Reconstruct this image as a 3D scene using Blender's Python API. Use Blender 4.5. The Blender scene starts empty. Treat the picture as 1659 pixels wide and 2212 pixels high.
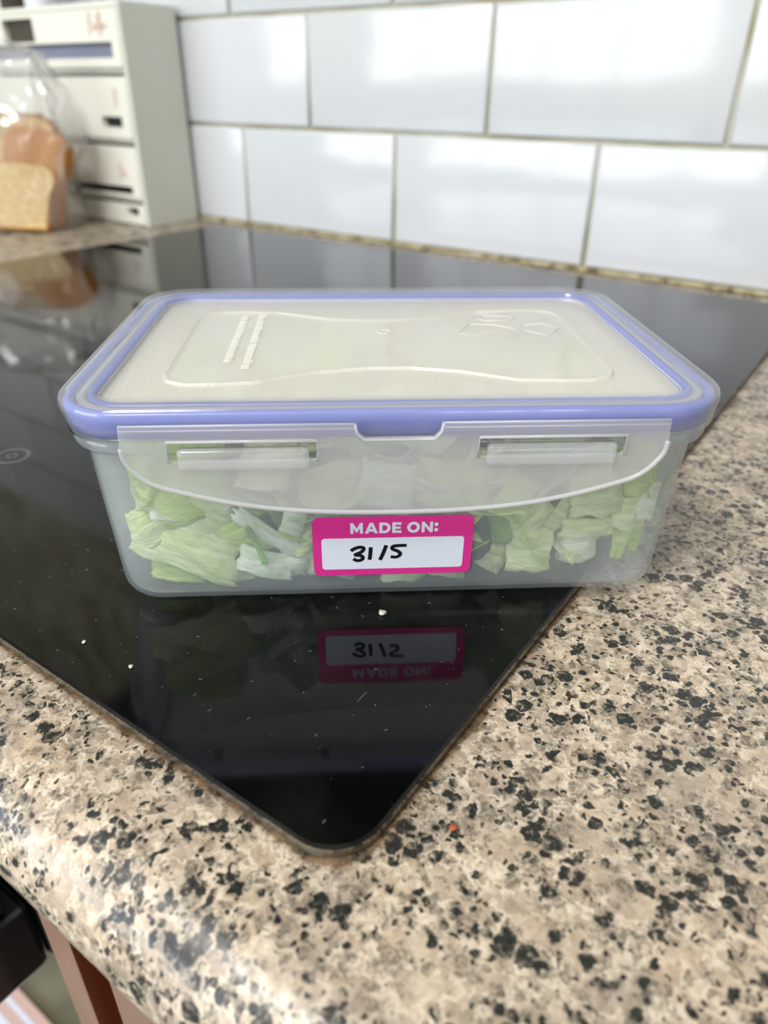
import bpy, bmesh, math, random
from mathutils import Vector, Matrix, noise
S = bpy.context.scene
COL = S.collection
PI = math.pi

# ------------------------------------------------------------------ camera
# World axes: X runs along the tiled wall, Y points into the wall (tile face at y = 0), Z is up (worktop top at z = 0)
AW = math.radians(-34.89)
def wall_frame(v):
    c, s = math.cos(AW), math.sin(AW)
    return Vector((v[0] * c + v[1] * s, -v[0] * s + v[1] * c, v[2]))
pit, rol = math.radians(30.095), math.radians(0.507)
fwv = Vector((0, math.cos(pit), -math.sin(pit)))
r0 = Vector((1, 0, 0)); u0 = r0.cross(fwv)
rtv = r0 * math.cos(rol) + u0 * math.sin(rol)
upv = u0 * math.cos(rol) - r0 * math.sin(rol)
fwv, rtv, upv = wall_frame(fwv), wall_frame(rtv), wall_frame(upv)
cam = bpy.data.cameras.new('camera'); camo = bpy.data.objects.new('camera', cam); COL.objects.link(camo)
camo.matrix_world = Matrix(((rtv[0], upv[0], -fwv[0], 0.7163), (rtv[1], upv[1], -fwv[1], -0.6379), (rtv[2], upv[2], -fwv[2], 0.1365), (0, 0, 0, 1)))
cam.sensor_fit = 'HORIZONTAL'; cam.sensor_width = 36
cam.lens = 1577.1 / 1659 * 36
cam.clip_start = 0.01; cam.clip_end = 60
cam.dof.use_dof = True; cam.dof.focus_distance = 0.198; cam.dof.aperture_fstop = 14.5
S.camera = camo

# ------------------------------------------------------------------ world, lights, exposure
S.view_settings.view_transform = 'Standard'; S.view_settings.look = 'None'
S.view_settings.exposure = 0.55; S.view_settings.gamma = 1; S.view_settings.use_curve_mapping = False
S.cycles.max_bounces = 12; S.cycles.diffuse_bounces = 4; S.cycles.glossy_bounces = 4
S.cycles.transmission_bounces = 6; S.cycles.transparent_max_bounces = 32
S.cycles.caustics_reflective = False; S.cycles.caustics_refractive = False
S.cycles.sample_clamp_indirect = 6
w = bpy.data.worlds.new('sky'); S.world = w; w.use_nodes = True
nt = w.node_tree; bg = nt.nodes['Background']
tc = nt.nodes.new('ShaderNodeTexCoord'); sp = nt.nodes.new('ShaderNodeSeparateXYZ'); cr = nt.nodes.new('ShaderNodeValToRGB')
nt.links.new(tc.outputs['Generated'], sp.inputs[0]); nt.links.new(sp.outputs['Z'], cr.inputs[0]); nt.links.new(cr.outputs[0], bg.inputs[0])
e = cr.color_ramp.elements
e[0].position = 0.0; e[0].color = (0.66, 0.68, 0.66, 1); e[1].position = 0.6; e[1].color = (0.76, 0.89, 1.18, 1)
bg.inputs[1].default_value = 8.6
WIN = dict(x0=-2.2, x1=0.35, z0=0.06, z1=1.2, y=-3.0)
FILL_WIN = dict(y0=-2.5, y1=-1.6, z0=0.1, z1=1.0, x=2.6)  # unseen right-wall opening, added to let in fill light
def area(name, loc, rot, sx, sy, portal=True, power=10, color=(1, 1, 1)):
    l = bpy.data.lights.new(name, 'AREA'); l.shape = 'RECTANGLE'; l.size = sx; l.size_y = sy
    o = bpy.data.objects.new(name, l); COL.objects.link(o); o.location = loc; o.rotation_euler = rot
    l.cycles.is_portal = portal; l.energy = power; l.color = color
    return o
area('window_portal', ((WIN['x0'] + WIN['x1']) / 2, WIN['y'] - 0.02, (WIN['z0'] + WIN['z1']) / 2), (PI / 2, 0, 0), WIN['x1'] - WIN['x0'], WIN['z1'] - WIN['z0'])
area('fill_portal_right', (FILL_WIN['x'] + 0.02, (FILL_WIN['y0'] + FILL_WIN['y1']) / 2, (FILL_WIN['z0'] + FILL_WIN['z1']) / 2), (PI / 2, 0, PI / 2), FILL_WIN['y1'] - FILL_WIN['y0'], FILL_WIN['z1'] - FILL_WIN['z0'])  # portal for the added fill opening

area('overhead_fill', (0.55, -1.5, 1.44), (0, 0, 0), 0.5, 0.5, False, 28, (1.0, 0.96, 0.92))  # added overhead fill light, brightens the lid and counter from above

# ------------------------------------------------------------------ helpers
def tag(o, label=None, cat=None, group=None, kind=None):
    if label: o['label'] = label
    if cat: o['category'] = cat
    if group: o['group'] = group
    if kind: o['kind'] = kind
    return o
def link(name, me, mat=None, parent=None, smooth=True, loc=None):
    o = bpy.data.objects.new(name, me); COL.objects.link(o)
    if mat and not me.materials: me.materials.append(mat)
    if parent: o.parent = parent
    if loc is not None: o.location = loc
    if smooth:
        for p in me.polygons: p.use_smooth = True
    return o
def empty(name, loc=(0, 0, 0), rz=0):
    o = bpy.data.objects.new(name, None); COL.objects.link(o); o.location = loc; o.rotation_euler = (0, 0, rz); o.empty_display_size = 0.02
    return o
def mesh(name, vs, fs):
    me = bpy.data.meshes.new(name); me.from_pydata([tuple(v) for v in vs], [], fs); me.update(); return me
def box_bm(bm, x0, x1, y0, y1, z0, z1, bev=0):
    r = bmesh.ops.create_cube(bm, size=1)
    for v in r['verts']:
        v.co = Vector(((x0 + x1) / 2 + v.co.x * (x1 - x0), (y0 + y1) / 2 + v.co.y * (y1 - y0), (z0 + z1) / 2 + v.co.z * (z1 - z0)))
    if bev:
        es = list({e for v in r['verts'] for e in v.link_edges})
        bmesh.ops.bevel(bm, geom=es, offset=bev, segments=2, profile=0.5, affect='EDGES')
def box(name, x0, x1, y0, y1, z0, z1, mat, parent=None, bev=0, kind=None, smooth=False):
    bm = bmesh.new(); box_bm(bm, x0, x1, y0, y1, z0, z1, bev)
    me = bpy.data.meshes.new(name); bm.to_mesh(me); bm.free()
    o = link(name, me, mat, parent, smooth)
    if kind: o['kind'] = kind
    return o
def rr(hx, hy, r, n=10):
    """rounded rectangle, counter-clockwise, 4*(n+1) points"""
    pts = []
    for cx_, cy_, a0 in ((hx - r, hy - r, 0), (-hx + r, hy - r, 90), (-hx + r, -hy + r, 180), (hx - r, -hy + r, 270)):
        for k in range(n + 1):
            a = math.radians(a0 + 90 * k / n); pts.append((cx_ + r * math.cos(a), cy_ + r * math.sin(a)))
    return pts
def loft(rings, closed_profile=False, cap_first=False, cap_last=False):
    vs, fs = [], []; n = len(rings[0]); m = len(rings)
    for r in rings: vs += r
    last = m if closed_profile else m - 1
    for i in range(last):
        a, b = i * n, ((i + 1) % m) * n
        for j in range(n):
            k = (j + 1) % n; fs.append((a + j, a + k, b + k, b + j))
    if cap_first: fs.append(tuple(reversed(range(n))))
    if cap_last: fs.append(tuple(range((m - 1) * n, m * n)))
    return vs, fs
def tube_mesh(name, pts, rad, n=8, closed=False):
    vs, fs = [], []; m = len(pts); pts = [Vector(p) for p in pts]
    prev = None
    for i, p in enumerate(pts):
        a = pts[(i - 1) % m] if (closed or i > 0) else p; b = pts[(i + 1) % m] if (closed or i < m - 1) else p
        t = (b - a).normalized()
        if prev is None: u = t.orthogonal().normalized()
        else: u = (prev - t * prev.dot(t)).normalized()
        prev = u; v_ = t.cross(u)
        r = rad[i] if isinstance(rad, (list, tuple)) else rad
        for k in range(n):
            q = 2 * PI * k / n; vs.append(p + (u * math.cos(q) + v_ * math.sin(q)) * r)
    for i in range(m if closed else m - 1):
        for k in range(n):
            a, b = i * n, ((i + 1) % m) * n; fs.append((a + k, a + (k + 1) % n, b + (k + 1) % n, b + k))
    if not closed: fs.append(tuple(reversed(range(n)))); fs.append(tuple(range((m - 1) * n, m * n)))
    return mesh(name, vs, fs)
def curve_fill(name, splines, extrude, bevel=0):
    """flat shape with holes from 2-D outlines, given thickness; returns mesh in XY"""
    cu = bpy.data.curves.new(name, 'CURVE'); cu.dimensions = '2D'; cu.fill_mode = 'BOTH'; cu.extrude = extrude; cu.bevel_depth = bevel; cu.bevel_resolution = 1
    for pts in splines:
        s = cu.splines.new('POLY'); s.points.add(len(pts) - 1); s.use_cyclic_u = True
        for k, p in enumerate(pts): s.points[k].co = (p[0], p[1], 0, 1)
    o = bpy.data.objects.new(name, cu); COL.objects.link(o)
    dg = bpy.context.evaluated_depsgraph_get(); me = bpy.data.meshes.new_from_object(o.evaluated_get(dg)); me.name = name
    bpy.data.objects.remove(o); bpy.data.curves.remove(cu)
    return me
def text_mesh(txt, size, offset=0, extrude=0.0001):
    cu = bpy.data.curves.new('t', 'FONT'); cu.body = txt; cu.size = size; cu.offset = offset; cu.extrude = extrude; cu.align_x = 'CENTER'; cu.align_y = 'CENTER'; cu.space_character = 1.1
    o = bpy.data.objects.new('t', cu); COL.objects.link(o)
    dg = bpy.context.evaluated_depsgraph_get(); me = bpy.data.meshes.new_from_object(o.evaluated_get(dg))
    bpy.data.objects.remove(o); bpy.data.curves.remove(cu); return me
def cr_spline(pts, n=8, closed=False):
    """Catmull-Rom through points"""
    out = []; m = len(pts); P = [Vector(p) for p in pts]
    for i in range(m if closed else m - 1):
        g = lambda k: P[k % m] if closed else P[max(0, min(m - 1, k))]
        a, b, c, d = g(i - 1), g(i), g(i + 1), g(i + 2)
        for k in range(n):
            t = k / n
            out.append(0.5 * ((2 * b) + (c - a) * t + (2 * a - 5 * b + 4 * c - d) * t * t + (3 * b - a - 3 * c + d) * t ** 3))
    if not closed: out.append(P[-1])
    return out

# ------------------------------------------------------------------ materials
def srgb(r, g, b):
    f = lambda c: (c / 255 / 12.92) if c / 255 <= 0.04045 else ((c / 255 + 0.055) / 1.055) ** 2.4
    return (f(r), f(g), f(b), 1)
class NT:
    def __init__(s, name):
        s.m = bpy.data.materials.new(name); s.m.use_nodes = True; s.t = s.m.node_tree; s.t.nodes.clear()
        s.out = s.n('OutputMaterial')
    def n(s, typ, **kw):
        x = s.t.nodes.new('ShaderNode' + typ)
        for k, v in kw.items(): setattr(x, k, v)
        return x
    def l(s, a, b): s.t.links.new(a, b)
    def put(s, sock, v):
        if hasattr(v, 'is_linked') or hasattr(v, 'links'): s.l(v, sock)
        else: sock.default_value = v
    def coord(s, kind='Object'): return s.n('TexCoord').outputs[kind]
    def noise(s, vec, scale, detail=3, rough=0.5, dist=0.0, out='Fac'):
        x = s.n('TexNoise'); s.l(vec, x.inputs['Vector']); x.inputs['Scale'].default_value = scale; x.inputs['Detail'].default_value = detail
        x.inputs['Roughness'].default_value = rough; x.inputs['Distortion'].default_value = dist; return x.outputs[out]
    def voro(s, vec, scale, out='Distance', feature='F1', rand=1.0):
        x = s.n('TexVoronoi', feature=feature); s.l(vec, x.inputs['Vector']); x.inputs['Scale'].default_value = scale; x.inputs['Randomness'].default_value = rand; return x.outputs[out]
    def ramp(s, fac, *stops, interp='LINEAR'):
        x = s.n('ValToRGB'); s.l(fac, x.inputs[0]); r = x.color_ramp; r.interpolation = interp
        while len(r.elements) < len(stops): r.elements.new(0.5)
        for el, (p, c) in zip(r.elements, stops):
            el.position = p; el.color = c if hasattr(c, '__len__') else (c, c, c, 1)
        return x.outputs[0]
    def mix(s, fac, a, b, mode='MIX'):
        x = s.n('MixRGB', blend_type=mode); s.put(x.inputs[0], fac); s.put(x.inputs[1], a); s.put(x.inputs[2], b); return x.outputs[0]
    def math(s, op, a, b=0.0, clamp=False):
        x = s.n('Math', operation=op); x.use_clamp = clamp; s.put(x.inputs[0], a); s.put(x.inputs[1], b); return x.outputs[0]
    def bump(s, h, strength=0.3, dist=0.001):
        x = s.n('Bump'); s.l(h, x.inputs['Height']); x.inputs['Strength'].default_value = strength; x.inputs['Distance'].default_value = dist; return x.outputs[0]
    def pbr(s, color, rough=0.5, metal=0.0, spec=0.5, normal=None, coat=0.0, coat_rough=0.05, ior=None, trans=0.0, sss=0.0):
        p = s.n('BsdfPrincipled'); s.put(p.inputs['Base Color'], color); s.put(p.inputs['Roughness'], rough); s.put(p.inputs['Metallic'], metal)
        p.inputs['Specular IOR Level'].default_value = spec; p.inputs['Coat Weight'].default_value = coat; p.inputs['Coat Roughness'].default_value = coat_rough
        if ior: p.inputs['IOR'].default_value = ior
        if trans: p.inputs['Transmission Weight'].default_value = trans
        if normal is not None: s.l(normal, p.inputs['Normal'])
        return p.outputs[0]
    def done(s, sh): s.l(sh, s.out.inputs[0]); return s.m
def plain(name, col, rough=0.5, **kw):
    t = NT(name); return t.done(t.pbr(col, rough, **kw))
def milky(name, fac, col, rough=0.12, tint=(1, 1, 1, 1), fres=1.45, bump_scale=None, bump_s=0.2, transl=0.5, spec_w=1.0):
    """cloudy polypropylene: a share of light goes straight through, the rest is scattered, with a gloss on top"""
    t = NT(name)
    nrm = None
    if bump_scale:
        nrm = t.bump(t.noise(t.coord(), bump_scale, 2), bump_s, 0.0004)
    tr = t.n('BsdfTransparent'); tr.inputs[0].default_value = tint
    df = t.n('BsdfDiffuse'); df.inputs[0].default_value = col
    tl = t.n('BsdfTranslucent'); tl.inputs[0].default_value = col
    a = t.n('MixShader'); a.inputs[0].default_value = transl; t.l(df.outputs[0], a.inputs[1]); t.l(tl.outputs[0], a.inputs[2])
    b = t.n('MixShader'); t.put(b.inputs[0], fac); t.l(tr.outputs[0], b.inputs[1]); t.l(a.outputs[0], b.inputs[2])
    gl = t.n('BsdfGlossy'); gl.inputs['Roughness'].default_value = rough
    fr = t.n('Fresnel'); ge = t.n('NewGeometry')
    t.l(t.math('ADD', t.math('MULTIPLY', ge.outputs['Backfacing'], 1 / fres - fres), fres), fr.inputs[0])   # same reflectance from either side of the thin wall
    if nrm is not None:
        for q in (df, tl, gl, fr): t.l(nrm, q.inputs['Normal'])
    c = t.n('MixShader'); t.l(t.math('MULTIPLY', fr.outputs[0], t.math('MULTIPLY', t.math('SUBTRACT', 1.0, t.math('MULTIPLY', ge.outputs['Backfacing'], 0.7)), spec_w)), c.inputs[0]); t.l(b.outputs[0], c.inputs[1]); t.l(gl.outputs[0], c.inputs[2])
    return t.done(c.outputs[0])

HOB = dict(x0=0.068, x1=0.660, y0=-0.5695, y1=-0.036)
def granite():
    t = NT('speckled_laminate'); co = t.coord()
    warp = t.n('VectorMath', operation='ADD'); wn = t.n('TexNoise'); t.l(co, wn.inputs['Vector']); wn.inputs['Scale'].default_value = 300; wn.inputs['Detail'].default_value = 4; wn.inputs['Roughness'].default_value = 0.6
    sc = t.n('VectorMath', operation='SCALE'); t.l(wn.outputs['Color'], sc.inputs[0]); sc.inputs['Scale'].default_value = 0.0075
    t.l(co, warp.inputs[0]); t.l(sc.outputs[0], warp.inputs[1]); v = warp.outputs[0]
    # large feldspar grains in beige and taupe
    cs = t.n('SeparateColor'); t.l(t.voro(v, 95, 'Color'), cs.inputs[0])
    base = t.ramp(cs.outputs[0], (0.0, srgb(140, 127, 114)), (0.25, srgb(172, 155, 135)), (0.5, srgb(190, 174, 152)), (0.75, srgb(156, 143, 129)), (1.0, srgb(188, 166, 142)))
    fine = t.noise(v, 330, 5, 0.62)
    base = t.mix(0.55, base, t.ramp(fine, (0.30, srgb(134, 121, 107)), (0.47, srgb(178, 162, 143)), (0.60, srgb(212, 198, 177)), (0.72, srgb(232, 222, 204))))
    vein = t.ramp(t.math('ABSOLUTE', t.math('SUBTRACT', t.noise(v, 105, 4, 0.6), 0.5)), (0.0, 0.75), (0.035, 0.0))
    base = t.mix(vein, base, srgb(232, 221, 202))
    gp = t.ramp(t.noise(co, 40, 3, 0.5), (0.50, 0.0), (0.68, 0.45))
    base = t.mix(gp, base, srgb(146, 138, 128))
    # dark mineral grains: rounded cells that gather in clusters, some solid black, some only peppered
    big = t.noise(co, 70, 3, 0.6, 0.4)
    w2 = t.n('VectorMath', operation='SCALE'); t.l(wn.outputs['Color'], w2.inputs[0]); w2.inputs['Scale'].default_value = 0.0038
    va = t.n('VectorMath', operation='ADD'); t.l(co, va.inputs[0]); t.l(w2.outputs[0], va.inputs[1]); va = va.outputs[0]
    k = None; halo = None
    for scale, r_in, thr, amp in ((215, 0.50, 0.815, 0.42), (400, 0.46, 0.825, 0.46), (620, 0.40, 0.87, 0.5)):
        cc = t.n('SeparateColor'); t.l(t.voro(va, scale, 'Color'), cc.inputs[0]); ds = t.voro(va, scale, 'Distance')
        sel = t.math('ADD', big, t.math('MULTIPLY', cc.outputs[0], amp))
        blob = t.math('MULTIPLY', t.ramp(ds, (r_in - .06, 1.0), (r_in, 0.0)), t.ramp(sel, (thr, 0.0), (thr + .01, 1.0)))
        k = blob if k is None else t.math('MAXIMUM', k, blob)
        pep = t.math('MULTIPLY', t.ramp(ds, (r_in, 0.9), (r_in + .16, 0.0)), t.ramp(t.math('ADD', big, t.math('MULTIPLY', cc.outputs[2], amp)), (thr - .07, 0.0), (thr - .05, 1.0)))
        halo = pep if halo is None else t.math('MAXIMUM', halo, pep)
    mott = t.noise(va, 900, 4, 0.7)
    base = t.mix(t.math('MULTIPLY', halo, t.ramp(mott, (0.42, 0.12), (0.56, 0.9))), base, srgb(88, 84, 74))
    k = t.math('MULTIPLY', k, t.ramp(t.noise(va, 520, 4, 0.7), (0.36, 0.25), (0.46, 1.0)))
    dark = t.ramp(t.noise(co, 900, 3, 0.6), (0.35, srgb(18, 21, 21)), (0.6, srgb(42, 45, 42)), (0.75, srgb(96, 93, 84)))
    base = t.mix(k, base, dark)
    # burnt-on brown grime along the edge of the cooker glass
    sp = t.n('SeparateXYZ'); t.l(co, sp.inputs[0])
    hx, hy = (HOB['x0'] + HOB['x1']) / 2, (HOB['y0'] + HOB['y1']) / 2
    dx = t.math('SUBTRACT', t.math('ABSOLUTE', t.math('SUBTRACT', sp.outputs[0], hx)), (HOB['x1'] - HOB['x0']) / 2 - 0.010)
    dy = t.math('SUBTRACT', t.math('ABSOLUTE', t.math('SUBTRACT', sp.outputs[1], hy)), (HOB['y1'] - HOB['y0']) / 2 - 0.010)
    mx = t.math('MAXIMUM', dx, 0.0); my = t.math('MAXIMUM', dy, 0.0)
    d = t.math('SUBTRACT', t.math('SQRT', t.math('ADD', t.math('MULTIPLY', mx, mx), t.math('MULTIPLY', my, my))), 0.010)
    side = t.ramp(t.math('MULTIPLY', t.math('ADD', dx, 0.02), 25.0), (0.0, 0.0), (0.4, 1.0))      # heavier on the right-hand side
    wide = t.math('ADD', t.math('MULTIPLY', side, t.math('MULTIPLY', t.math('SUBTRACT', t.noise(co, 30, 1), 0.42), 9.0)), -0.8)
    dn = t.math('ADD', t.math('MULTIPLY', d, 1000.0), t.math('MULTIPLY', t.math('SUBTRACT', t.noise(co, 380, 4, 0.6), 0.5), 3.2))
    dn = t.math('SUBTRACT', dn, t.math('MAXIMUM', wide, 0.0))
    stain = t.ramp(t.math('ADD', t.math('MULTIPLY', dn, 0.1), 0.3), (0.30, 0.85), (0.34, 0.4), (0.46, 0.0))
    base = t.mix(stain, base, t.ramp(t.noise(co, 300, 3), (0.38, srgb(34, 25, 16)), (0.62, srgb(118, 88, 54))))
    base = t.mix(1.0, base, (0.86, 0.855, 0.84, 1), 'MULTIPLY')
    nr = t.bump(t.noise(co, 900, 2), 0.25, 0.0002)
    return t.done(t.pbr(base, t.ramp(t.noise(co, 500, 2), (0.3, 0.30), (0.7, 0.45)), spec=0.5, normal=nr))
M = {}
M['granite'] = granite()
def tile_mat():
    t = NT('white_glazed_tile'); co = t.coord(); oi = t.n('ObjectInfo')
    wv = t.bump(t.noise(co, 14, 1), 0.2, 0.006)
    col = t.mix(oi.outputs['Random'], srgb(202, 205, 209), srgb(197, 201, 204))
    return t.done(t.pbr(col, 0.13, spec=0.45, normal=wv))
M['tile'] = tile_mat()
def grout_mat():
    t = NT('stained_grout'); co = t.coord()
    c = t.ramp(t.noise(co, 14, 3), (0.35, srgb(150, 146, 112)), (0.6, srgb(186, 184, 168)))
    return t.done(t.pbr(c, 0.85, spec=0.2))
M['grout'] = grout_mat()
def sealant():
    t = NT('aged_sealant'); co = t.coord()
    c = t.ramp(t.noise(co, 60, 3, 0.6), (0.36, srgb(96, 84, 50)), (0.5, srgb(168, 156, 118)), (0.7, srgb(196, 188, 160)))
    return t.done(t.pbr(c, 0.5))
M['sealant'] = sealant()
def hob_glass():
    t = NT('black_ceramic_glass'); co = t.coord()
    film = t.ramp(t.noise(co, 9, 4, 0.6), (0.42, 0.0), (0.75, 1.0))
    rough = t.math('ADD', t.math('MULTIPLY', film, 0.10), 0.035)
    # a dried round water mark near the front corner, and fine dust
    sp = t.n('VectorMath', operation='DISTANCE'); t.l(co, sp.inputs[0]); sp.inputs[1].default_value = (0.6055, -0.5390, 0.004)
    dd = t.math('ADD', t.math('MULTIPLY', sp.outputs['Value'], 1000.0), t.math('MULTIPLY', t.math('SUBTRACT', t.noise(co, 900, 2), 0.5), 1.2))
    ring = t.ramp(t.math('MULTIPLY', dd, 0.1), (0.0, 0.5), (0.33, 0.5), (0.37, 1.0), (0.43, 0.0))
    mark = t.math('MULTIPLY', ring, t.ramp(t.noise(co, 1600, 2), (0.5, 0.0), (0.66, 0.55)))
    dust = t.ramp(t.voro(co, 330, 'Distance'), (0.035, 0.35), (0.06, 0.0))
    grease = t.math('MULTIPLY', t.ramp(t.noise(co, 22, 4, 0.65), (0.52, 0.0), (0.8, 0.08)), 1.0)
    m = t.math('MAXIMUM', t.math('MAXIMUM', mark, t.math('MULTIPLY', dust, 0.4)), t.math('MULTIPLY', grease, 0.35))
    col = t.mix(m, srgb(5, 5, 6), srgb(150, 148, 138))
    return t.done(t.pbr(col, rough, spec=0.5, ior=1.42))
M['hob'] = hob_glass()
M['hob_edge'] = plain('polished_glass_edge', srgb(138, 134, 122), 0.10, metal=0.9)
M['hob_print'] = plain('grey_glass_print', srgb(74, 74, 74), 0.25)
M['body'] = milky('cloudy_plastic_body', 0.175, srgb(238, 246, 254), 0.14, tint=(0.985, 0.992, 1, 1), transl=0.55)
M['shell'] = milky('cloudy_plastic_rim', 0.16, srgb(232, 236, 240), 0.10, transl=0.5)
M['flap'] = milky('cloudy_plastic_flap', 0.27, srgb(244, 244, 248), 0.16, transl=0.5)
M['bead'] = milky('cloudy_plastic_bead', 0.5, srgb(236, 236, 240), 0.12, transl=0.5)
M['lidp'] = milky('frosted_plastic_lid', 0.54, srgb(250, 248, 242), 0.32, bump_scale=1100, bump_s=0.5, transl=0.42)
M['lidc'] = milky('smooth_plastic_lid', 0.50, srgb(250, 248, 242), 0.10, transl=0.42)
M['emb'] = milky('raised_frosted_marks', 0.6, srgb(250, 250, 244), 0.3, transl=0.3)
M['gasket'] = plain('blue_silicone', srgb(84, 100, 186), 0.35)
M['pink'] = plain('pink_paper', srgb(200, 44, 132), 0.42)
M['white_paper'] = plain('white_paper', srgb(204, 210, 222), 0.42)
M['ink'] = plain('black_marker', srgb(14, 13, 22), 0.35)
def lettuce(name, c1, c2, c3, freq=60, transl=0.45):
    t = NT(name); co = t.coord(); oi = t.n('ObjectInfo')
    mp = t.n('Mapping'); t.l(co, mp.inputs[0]); mp.inputs['Scale'].default_value = (0.22, 1, 1)
    rib = t.noise(mp.outputs[0], freq * 11, 3, 0.55)
    big = t.noise(co, 130, 2)
    c = t.ramp(big, (0.3, c1), (0.5, c2), (0.72, c3))
    c = t.mix(t.ramp(rib, (0.35, 0.5), (0.6, 0.0)), c, srgb(150, 184, 108))
    hs = t.n('HueSaturation'); t.l(c, hs.inputs['Color']); t.l(t.ramp(oi.outputs['Random'], (0, 0.85), (1, 1.05)), hs.inputs['Value']); c = hs.outputs[0]
    nr = t.bump(rib, 0.7, 0.0012)
    df = t.pbr(c, 0.42, spec=0.35, normal=nr); tl = t.n('BsdfTranslucent'); t.l(c, tl.inputs[0]); t.l(nr, tl.inputs['Normal'])
    m = t.n('MixShader'); m.inputs[0].default_value = transl; t.l(df, m.inputs[1]); t.l(tl.outputs[0], m.inputs[2])
    return t.done(m.outputs[0])
M['l_pale'] = lettuce('pale_lettuce', srgb(230, 240, 168), srgb(242, 249, 196), srgb(250, 252, 222))
M['l_green'] = lettuce('green_lettuce', srgb(204, 230, 112), srgb(222, 242, 140), srgb(238, 248, 176))
M['l_white'] = lettuce('white_lettuce_rib', srgb(222, 230, 208), srgb(234, 238, 222), srgb(242, 244, 232), transl=0.3)
M['l_deep'] = lettuce('deep_green_lettuce', srgb(96, 170, 56), srgb(128, 196, 76), srgb(164, 214, 100))
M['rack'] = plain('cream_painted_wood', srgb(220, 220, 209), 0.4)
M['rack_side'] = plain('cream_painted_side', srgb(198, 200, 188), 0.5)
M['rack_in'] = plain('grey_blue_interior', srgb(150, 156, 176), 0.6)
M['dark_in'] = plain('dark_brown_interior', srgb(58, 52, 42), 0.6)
M['black'] = plain('black_gloss', srgb(16, 17, 19), 0.18)
M['blackm'] = plain('black_satin', srgb(20, 20, 20), 0.4)
M['script'] = plain('rose_brown_lettering', srgb(190, 150, 130), 0.5)
def wall_paint(name, c, b=0.1): return plain(name, c, 0.8, spec=0.2)
M['paint'] = wall_paint('off_white_paint', srgb(225, 222, 214)); M['ceil'] = wall_paint('white_ceiling_paint', srgb(238, 238, 236))
def floor_mat():
    t = NT('olive_grey_vinyl'); co = t.coord()
    return t.done(t.pbr(t.ramp(t.noise(co, 14, 4), (0.3, srgb(92, 90, 72)), (0.7, srgb(128, 124, 104))), 0.4))
M['floor'] = floor_mat()
def door_wood(name, a, b):
    t = NT(name); co = t.coord(); mp = t.n('Mapping'); t.l(co, mp.inputs[0]); mp.inputs['Scale'].default_value = (6, 6, 0.7)
    return t.done(t.pbr(t.ramp(t.noise(mp.outputs[0], 10, 3), (0.3, a), (0.7, b)), 0.35))
M['door'] = door_wood('rose_brown_laminate', srgb(136, 106, 92), srgb(148, 116, 102))
M['groove'] = door_wood('dark_brown_groove', srgb(84, 36, 18), srgb(110, 54, 26))
M['slope'] = door_wood('orange_brown_slope', srgb(132, 74, 36), srgb(148, 88, 46)); M['stripe_p'] = plain('pink_beige_trim', srgb(212, 180, 168), 0.4); M['stripe_w'] = plain('white_trim', srgb(225, 226, 235), 0.4)
M['lint'] = plain('pale_lint', srgb(128, 128, 122), 0.7); M['rust'] = plain('rust_brown', srgb(150, 78, 36), 0.6)
M['crust'] = plain('golden_crust', srgb(168, 108, 24), 0.7)
def crumb():
    t = NT('bread_crumb'); co = t.coord()
    return t.done(t.pbr(t.ramp(t.noise(co, 160, 4), (0.3, srgb(186, 154, 92)), (0.7, srgb(214, 188, 132))), 0.85, normal=t.bump(t.noise(co, 420, 3), 0.5, 0.002)))
M['crumb'] = crumb()
M['film'] = milky('clear_bag_film', 0.24, srgb(232, 234, 236), 0.12, transl=0.5, bump_scale=60, bump_s=0.9, spec_w=1.5)
M['pane'] = milky('window_glass', 0.0, (1, 1, 1, 1), 0.0)
M['glassj'] = milky('jar_glass', 0.15, srgb(220, 226, 232), 0.05)
M['hood'] = plain('dark_steel_hood', srgb(30, 31, 33), 0.35, metal=0.3)

# ------------------------------------------------------------------ room shell
box('floor', -3.2, 2.7, -3.1, 0.1, -0.92, -0.87, M['floor'], kind='structure')
box('ceiling', -3.2, 2.7, -3.1, 0.1, 1.5, 1.55, M['ceil'], kind='structure')
box('wall_left', -3.2, -3.1, -3.1, 0.0, -0.87, 1.5, M['paint'], kind='structure')
def wall_with_hole(name, axis, pos, th, a0, a1, h):
    bm = bmesh.new()
    for (p, q, r, s_) in ((a0, h[0], -0.87, 1.5), (h[1], a1, -0.87, 1.5), (h[0], h[1], -0.87, h[2]), (h[0], h[1], h[3], 1.5)):
        if axis == 'y': box_bm(bm, p, q, pos, pos + th, r, s_)
        else: box_bm(bm, pos, pos + th, p, q, r, s_)
    me = bpy.data.meshes.new(name); bm.to_mesh(me); bm.free(); o = link(name, me, M['paint'], smooth=False); o['kind'] = 'structure'; return o
wall_with_hole('wall_front', 'y', -3.1, 0.1, -3.1, 2.6, (WIN['x0'], WIN['x1'], WIN['z0'], WIN['z1']))
wall_with_hole('wall_right', 'x', 2.6, 0.1, -3.0, 0.0, (FILL_WIN['y0'], FILL_WIN['y1'], FILL_WIN['z0'], FILL_WIN['z1']))
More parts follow.
